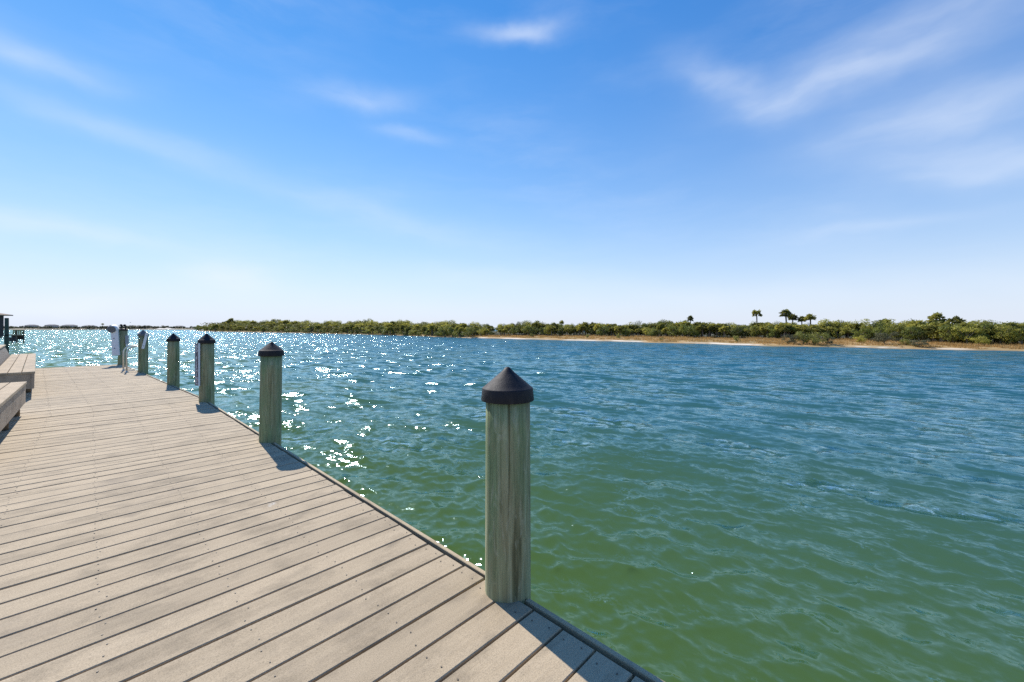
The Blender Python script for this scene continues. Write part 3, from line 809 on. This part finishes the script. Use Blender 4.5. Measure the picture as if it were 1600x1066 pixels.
# tapered filler plank at the bend
p0 = PILES[2] + A * (-.006) - NA * EDGE_IN; p1 = PILES[2] + B * (wedge_w + .012) + NB * (.03 - EDGE_IN)
q0 = PILES[2] + A * (-.006) - NA * (WIDTH * .82); q1 = q0 + A * .006
mb = MB(); L_ = lambda v, z: (v.x - dock_inv.x, v.y - dock_inv.y, z)
mb.add([L_(p0, -.002), L_(p1, -.002), L_(q1, -.002), L_(q0, -.002), L_(p0, -TH), L_(p1, -TH), L_(q1, -TH), L_(q0, -TH)], [(0, 1, 2, 3), (4, 7, 6, 5), (0, 4, 5, 1), (1, 5, 6, 2), (2, 6, 7, 3), (3, 7, 4, 0)])
fo = link('plank', mb.mesh('plank', M_deck), dock); fo['label'] = 'tapered filler plank at the bend of the deck'
so = link('screw', screws.mesh('screw', M_screw), dock); so['kind'] = 'stuff'
do_ = link('gap_debris', debris.mesh('gap_debris', M_debris), dock); do_['kind'] = 'stuff'
# rim boards between the piles, joists and stringers
def rim(pa, pb, nv, ang, off):
    L = (pb - pa).length; mb = MB(); mb.box(0, L, -.026, 0, -.24, -.005, None, .003)
    d = (pb - pa).normalized()
    o = dpart('edge_board', mb.mesh('edge_board', M_edge), pa + nv * off, math.atan2(d.y, d.x))
for pa, pb in ((PILES[0] - A * 4.2, PILES[0] - A * .125), (PILES[0] + A * .125, PILES[1] - A * .125), (PILES[1] + A * .125, PILES[2] - A * .12)):
    a0 = PILES[0] + A * (pa - PILES[0]).dot(A); b0 = PILES[0] + A * (pb - PILES[0]).dot(A); rim(a0, b0, NA, 0, 0.0)
for sa, sb in ((.12, 3.25), (3.5, 7.55), (7.8, 11.86)):
    rim(PILES[2] + B * sa, PILES[2] + B * sb, NB, 0, .035)
mb = MB(); mb.box(-WIDTH, 0, 0, .038, -.24, -.004, None, .004)
dpart('edge_board', mb.mesh('edge_board', M_edge), PILES[2] + B * 11.868 + NB * .035, ANG_B)
for o_, d_, n_, a_, s0, s1, off in ((PILES[0], A, NA, ANG_A, sA0, sA1, 0), (PILES[2], B, NB, ANG_B, .2, 11.8, .03)):
    mb = MB(); mb.box(0, s1 - s0, -.02, .02, -.20, -TH - .006); jm = mb.mesh('joist', M_dark_wood)
    for jn in JOIST:
        dpart('joist', jm, o_ + d_ * s0 + n_ * (off - EDGE_IN + jn), math.atan2(d_.y, d_.x))

# ------------------------------------------------------------------ piles
PD = [  # cap apex z, rim bottom z, label, lean
    (1.150, .98, 'nearest wooden pile, weathered tan and green with black cone cap, at the dock edge', (0, 0)),
    (1.188, 1.02, 'second wooden pile from the front with black cone cap, streaked green, before open water', (.006, .012)),
    (1.255, 1.07, 'wooden pile with black cone cap carrying the narrow upright lettered sign', (0, 0)),
    (1.230, 1.037, 'plain wooden pile with black cone cap between the lettered pile and the ladder pile', (0, 0)),
    (1.300, 1.11, 'wooden pile with worn grey cone cap beside the metal ladder rails', (0, 0)),
    (1.330, 1.27, 'end pile of the dock, leaning, holding the white board', (.0, .05))]
piles = []
for i, (p, (za, zr, lab, lean)) in enumerate(zip(PILES, PD)):
    r = empty('dock_pile', (p.x, p.y, 0)); r.rotation_euler = (lean[0], lean[1], random.uniform(0, 6)) if i < 5 else (0, R(3), 0)
    tag(r, lab, 'pile', 'wooden piles along the dock edge')
    g = random.Random(60 + i); n = 40; prof = [(.128, -4.2), (.124, -1.6), (.1195, -.3), (.1185, 0), (.1175, .3), (.1165, .6), (.1155, .85), (.1145, zr + .03)]
    mb = MB(); mb.lathe(prof, n)
    vs = []
    wob = [1 + .012 * math.sin(3 * 6.283 * k / n + i) + .006 * math.sin(7 * 6.283 * k / n + 2 * i) + g.gauss(0, .003) for k in range(n)]
    for j, v in enumerate(mb.v): w = wob[j % n]; vs.append((v[0] * w, v[1] * w, v[2]))
    mb.v = vs
    link('post', mb.mesh('post', M_pile, True), r)
    mb = MB()
    hs = .062 if i < 5 else .03
    rt, rb = .130, .1375
    if i < 5:
        prof = [(rb - .012, zr - .002), (rb - .001, zr - .001), (rb, zr + .001), (rt + .002, zr + hs - .003), (rt + .001, zr + hs), (rt - .003, zr + hs + .002)]
        for k in range(1, 6):
            f = k / 6; prof.append(((rt - .003) * (1 - f) + .010 * f, zr + hs + .002 + (za - zr - hs - .008) * (f + .10 * math.sin(math.pi * f) * 0)))
        prof += [(.014, za - .006), (.007, za - .001)]
    else:
        prof = [(rb - .012, zr - .002), (rb - .01, zr), (rt - .01, zr + .03), (.05, za + .01), (.02, za + .016)]
    mb.lathe(prof, 40)
    link("cap", mb.mesh("cap", M_greydrum if i == 4 else M_cap, True), r)
    piles.append(r)

# upright lettered sign on the third pile
def upright_sign():
    f = Vector((-.57, -.822)); f.normalize()
    base = PILES[2] + f * .142 + Vector((f.y, -f.x)) * .03
    ang = math.atan2(f.y, f.x) + math.pi / 2
    r = empty('upright_sign', (base.x, base.y, .30), ang)
    tag(r, 'narrow dark sign with stacked white letters fixed upright on a pile', 'sign')
    H, W = .775, .15
    mb = MB(); mb.box(-W / 2, W / 2, 0, .016, 0, H); link('panel', mb.mesh('panel', M_navy), r)
    mb = MB()
    for x0, x1 in ((-W / 2 - .008, -W / 2 - .001), (W / 2 + .001, W / 2 + .012)): mb.box(x0, x1, -.004, .022, -.004, H + .004)
    link('trim', mb.mesh('trim', M_white), r)
    cu = bpy.data.curves.new('lettering', 'FONT'); cu.body = 'N\nO\n\nF\nI\nS\nH\nI\nN\nG'
    cu.align_x = 'CENTER'; cu.size = .092; cu.space_line = .80; cu.extrude = .0015; cu.offset = .0018
    tmp = bpy.data.objects.new('lettering_source', cu); COL.objects.link(tmp)
    dg = bpy.context.evaluated_depsgraph_get(); me = bpy.data.meshes.new_from_object(tmp.evaluated_get(dg))
    bpy.data.objects.remove(tmp)
    ys = [v.co.y for v in me.vertices]; y0, y1 = min(ys), max(ys); k = (H - .05) / (y1 - y0)
    for v in me.vertices: v.co = Vector((v.co.x * 1.25, v.co.z * 1.0 - .0035, (v.co.y - y0) * k + .025))
    me.materials.clear(); me.materials.append(M_letter); me.name = 'lettering'
    link('lettering', me, r)
upright_sign()

# white slat on the fifth pile
def white_slat():
    p = PILES[4]; f = Vector((.62, -.78)).normalized()
    b = p + f * .128
    r = empty('pile_marker', (b.x, b.y, .72), math.atan2(f.y, f.x) + math.pi / 2)
    tag(r, 'tilted narrow white slat nailed to the pile beside the ladder', 'slat')
    M = Matrix.Rotation(R(11), 4, 'Y')
    mb = MB(); mb.box(-.032, .032, -.02, .0, 0, .47, M); link('board', mb.mesh('board', M_white), r)
    mb = MB()
    for z in (.08, .40): mb.box(-.008, .008, -.024, -.0202, z, z + .016, M)
    link('nail', mb.mesh('nail', M_hole), r)
white_slat()

# boat ladder with two bent tube rails
def ladder():
    P5 = PILES[4]
    r = empty('boat_ladder', (P5.x, P5.y, 0), ANG_B)     # x outward, y along the dock
    tag(r, 'metal boat ladder with two hooped tube rails at the dock edge', 'ladder')
    for sy in (.12, .84):
        pts = [(-.36, sy, 0), (-.36, sy, .55)]
        for k in range(1, 10):
            a = math.pi - math.pi * .5 * k / 9; pts.append((-.16 + .20 * math.cos(a), sy, .57 + .22 * math.sin(a)))
        pts.append((-.05, sy, .79))
        for k in range(1, 8):
            a = math.pi / 2 - math.pi / 2 * k / 7; pts.append((-.035 + .12 * math.cos(a), sy, .67 + .12 * math.sin(a)))
        pts += [(.085, sy, .2), (.085, sy, -2.2)]
        mb = MB(); mb.tube(pts, .022, 12); rl = link('rail', mb.mesh('rail', M_steel, True), r)
        mb = MB(); mb.lathe([(.055, .001), (.055, .010), (.03, .014), (.028, .05)], 18, -.36, sy); link('base_flange', mb.mesh('base_flange', M_steel, True), rl)
        mb = MB(); mb.tube([(-.36, sy, .045), (.07, sy, .045)], .013, 8); link('brace', mb.mesh('brace', M_steel, True), rl)
    for z in (-.25, -.55, -.85, -1.15, -1.45, -1.75):
        mb = MB(); mb.box(.07, .16, .12, .84, z - .012, z + .012); link('tread', mb.mesh('tread', M_steel), r)
ladder()

# white board with a drum head on the end pile
def white_board():
    P6 = PILES[5]
    tocam = Vector((-P6.x, -P6.y)).normalized()
    f = (tocam + Vector((-.30, -.05))).normalized()
    c = P6 + f * .20 + Vector((-f.y, f.x)) * -.0
    left = Vector((f.y, -f.x))
    if left.x > 0: left = -left
    c = c + left * .10
    r = empty('white_board', (c.x, c.y, .36), math.atan2(f.y, f.x) + math.pi / 2)      # -y faces the deck
    r.rotation_euler = (0, R(-2.5), math.atan2(f.y, f.x) + math.pi / 2)
    tag(r, 'tall white plastic board with two dark holes and grey drum head on end pile', 'board')
    mb = MB(); mb.box(-.10, .10, -.012, .10, 0, .95); link('panel', mb.mesh('panel', M_white), r)
    mb = MB(); mb.box(-.115, .115, .103, .13, .15, .2); mb.box(-.115, .115, .103, .13, .75, .8); link('bracket', mb.mesh('bracket', M_grey), r)
    d = link('drum', None, r) if False else None
    mb = MB(); mb.tube([(-.06, -.06, .95), (-.06, .22, 1.0)], .125, 28); dr = link('drum', mb.mesh('drum', M_white, True), r)
    mb = MB(); mb.tube([(-.06, -.075, .9475), (-.06, -.0615, .9499)], .12, 28); link('drum_end', mb.mesh('drum_end', M_greydrum), dr)
    for z in (.62, .26):
        mb = MB(); mb.tube([(-.02, -.0165, z), (-.02, -.0125, z)], .016, 12); link('hole', mb.mesh('hole', M_hole), r)
    # small grey meter box on the far side of the pile, and two dark knobs on its top
    q = P6 + Vector((.17, .02))
    mb = empty('meter_box', (q.x, q.y, .72), ANG_B); tag(mb, 'small grey box hung on the water side of the end pile', 'box')
    b1 = MB(); b1.box(-.05, .05, -.06, .06, .05, .36, None, .01); link('case', b1.mesh('case', M_grey), mb)
    b2 = MB(); b2.box(-.03, .03, -.04, .04, -.04, .049); link('outlet', b2.mesh('outlet', M_white), mb)
    for k, (dx, dy) in enumerate(((-.07, -.03), (.03, .0))):
        b = MB(); b.tube([(dx + .06, dy, 1.30), (dx + .02, dy, 1.40), (dx, dy, 1.44)], .018, 8)
        st = link('knob_stem', b.mesh('knob_stem', M_hole, True), piles[5])
        b = MB(); b.lathe([(.01, 1.425), (.036, 1.44), (.042, 1.465), (.03, 1.49), (.008, 1.497)], 14, dx, dy); link('knob', b.mesh('knob', M_hole, True), st)
white_board()

# ------------------------------------------------------------------ benches
def bench(x, y, ang_dir, length, legs, label, slat_from, n_seg=1):
    r = empty('dock_bench', (x, y, 0), math.atan2(ang_dir.y, ang_dir.x))   # local +x along the bench, +y towards the deck inside (back)
    tag(r, label, 'bench', 'wooden benches along the inner side of the dock')
    SH, W = .513, .505; bw = .162
    for k in range(3):
        y0 = k * (bw + .010)
        mb = MB(); mb.box(0, length, y0, y0 + bw, SH - .038, SH, None, .004)
        link('seat_board', mb.mesh('seat_board', M_bench), r)
    mb = MB(); mb.box(.0, length, .012, .048, .185, SH - .040); link('skirt_board', mb.mesh('skirt_board', M_skirt), r)
    for xx in (.012, length - .048):
        mb = MB(); mb.box(xx, xx + .036, .050, W, .185, SH - .041); link('end_board', mb.mesh('end_board', M_skirt), r)
    mb = MB(); mb.lathe([(.048, 0), (.048, .44)], 14); lm = mb.mesh('leg', M_dark_wood, True)
    for lx in legs:
        for ly in (.105, .43): link('leg', lm, r, (lx, ly, 0))
    # leaning back: upright slats, a top board, posts
    lean = R(21)
    M0 = Matrix.Translation((0, W + .02, SH - .06)) @ Matrix.Rotation(-lean, 4, 'X')
    mb = MB(); mb.box(-.046, .046, 0, .022, 0, .36, None); sm = mb.mesh('slat', M_slat)
    xx = .06
    while xx < length - .03:
        o = link('slat', sm, r); o.matrix_local = M0 @ Matrix.Translation((xx, 0, 0)) @ Matrix.Rotation(random.gauss(0, .004), 4, 'Y'); xx += .104
    mb = MB(); mb.box(0, length, .024, .062, .06, .14); o = link('back_rail', mb.mesh('back_rail', M_slat), r); o.matrix_local = M0
    mb = MB(); mb.box(-.02, length + .02, -.03, .31, .362, .40, Matrix.Rotation(R(24), 4, 'X'), .004)
    o = link('top_board', mb.mesh('top_board', M_bench), r); o.matrix_local = M0 @ Matrix.Translation((0, .15, 0.025))
    return r
B1 = bench(-7.64, 6.41, -A, 3.6, (.12, 1.42, 2.9), 'near wooden bench at the left with shade-grey skirt ending beside the walkway', 0) if False else None
def bench_at(x, y, d, length, legs, label):
    # d points away from the camera; the back is on the left of d
    return bench(x, y, d, length, legs, label, 0)
bench_at(-7.64 - (-A).x * -3.6 if False else -7.64 - A.x * 3.6, 6.41 - A.y * 3.6, A, 3.6, (.55, 2.2, 3.46), 'nearer wooden bench at the left with wide shade-grey front board')
bench_at(-9.22, 7.87, B, 8.7, (1.15, 3.4, 5.7, 8.2), 'farther long wooden bench with slatted backrest running to the dock end')

# ------------------------------------------------------------------ shed, mooring pile and landing beyond the bench
def shed():
    r = empty('boat_shed', (-93.4, 66, WZ)); tag(r, 'dark boat shed with low brown hip roof over the water at left', 'shed')
    x0, x1, y0, y1, ze = -8, 6.4, -5, 5, 5.25
    mb = MB(); mb.box(x0, x1 - .4, y0 + 1, y1 - 1, 1.7, ze); link('wall', mb.mesh('wall', M_kwall), r)
    mb = MB(); mb.box(x0, x1 - 1.2, y0 + .6, y1 - .6, 1.4, 1.69); link('floor', mb.mesh('floor', M_slat), r)
    mb = MB()
    mb.add([(x0, y0, ze), (x1, y0, ze), (x1, y1, ze), (x0, y1, ze), (x0, y0, ze + .16), (x1, y0, ze + .16), (x1, y1, ze + .16), (x0, y1, ze + .16), (x0, 0, ze + 1.75), (x1 - 6, 0, ze + 1.75)],
           [(3, 2, 1, 0), (0, 1, 5, 4), (1, 2, 6, 5), (2, 3, 7, 6), (3, 0, 4, 7), (4, 5, 9, 8), (6, 7, 8, 9), (5, 6, 9), (7, 4, 8)])
    link('roof', mb.mesh('roof', M_roof), r)
    mb = MB(); mb.lathe([(.16, -2), (.15, 5.2)], 12); pm = mb.mesh('post', M_pile, True)
    for xx in (x0 + 1, x1 - 2.0): 
        for yy in (y0 + 1, y1 - 1): link('post', pm, r, (xx, yy, 0))
    mb = MB(); mb.box(-.35, .35, -.04, .04, 0, .28); mb.box(-.35, .35, -.04, .04, .4, .62); link('notice', mb.mesh('notice', M_white), r, (x1 - 2.6, y0 + .93, 3.9))
    return r
shed()
mp = empty('mooring_pile', (-46.8, 37.7, WZ)); tag(mp, 'tall dark green mooring pile standing before the boat shed', 'pile')
mb = MB(); mb.lathe([(.145, -2), (.14, 2), (.132, 4.02), (.12, 4.05)], 20); link('post', mb.mesh('post', plain('dark_green_pile', (.045, .065, .05), .85), True), mp)
mb = MB(); mb.tube([(0, 0, 2.4), (0, 0, 2.5)], .15, 18); link('band', mb.mesh('band', M_hole, True), mp)
def landing():
    r = empty('landing', (-105.1, 86, WZ)); r.scale = (.72, .4, 1); tag(r, 'small square landing on dark posts with greenish rail beyond the mooring pile', 'landing')
    mb = MB(); mb.box(-1.9, 1.6, -1.6, 1.6, 1.58, 1.78); link('platform', mb.mesh('platform', M_edge), r)
    mb = MB(); mb.box(-.14, .14, -.14, .14, -2, 2.75); pm = mb.mesh('post', M_dark_wood)
    mb = MB(); mb.box(-.11, .11, -.11, .11, -2, 1.57); qm = mb.mesh('post', M_dark_wood)
    link('post', pm, r, (1.62, -1.62, 0)); link('post', pm, r, (1.62, 1.62, 0))
    for xx, yy in ((-1.8, -1.6), (-.7, -1.6), (.4, -1.6), (-1.8, 1.5), (0, 1.5)): link('post', qm, r, (xx, yy, 0))
    mb = MB(); mb.box(-1.9, 1.5, 1.55, 1.62, .7, 1.57); mb.box(-1.9, 1.5, -1.55, -1.48, .35, 1.2); link('side_boards', mb.mesh('side_boards', M_kwall), r)
    mb = MB(); mb.box(-1.5, 1.45, 1.35, 1.45, 2.55, 2.75); link('rail', mb.mesh('rail', M_algae), r)
    for k in range(6):
        mb = MB(); mb.box(-1.45 + k * .52, -1.12 + k * .52, 1.36, 1.42, 1.8, 2.54); link('rail_board', mb.mesh('rail_board', M_algae), r)
landing()

# gull
g_ = empty('flying_gull', (-187.5, 200, 4.1)); tag(g_, 'tiny gull flying low above the far shore near the ladder pile', 'bird')
mb = MB(); mb.tube([(-.25, 0, 0), (-.1, 0, .03), (.1, 0, .02), (.26, 0, .03)], [.02, .08, .09, .03], 8); link('body', mb.mesh('body', M_grey, True), g_)
for sgn in (-1, 1):
    mb = MB(); mb.add([(-.12, .05 * sgn, .05), (.12, .05 * sgn, .05), (.05, .35 * sgn, .28), (-.08, .35 * sgn, .27), (-.12, .72 * sgn, .2), (0, .05 * sgn, .02), (0, .35 * sgn, .25)],
                      [(0, 1, 2, 3), (3, 2, 4), (0, 3, 6, 5), (1, 5, 6, 2), (3, 4, 6), (2, 6, 4)]); link('wing', mb.mesh('wing', M_grey), g_)
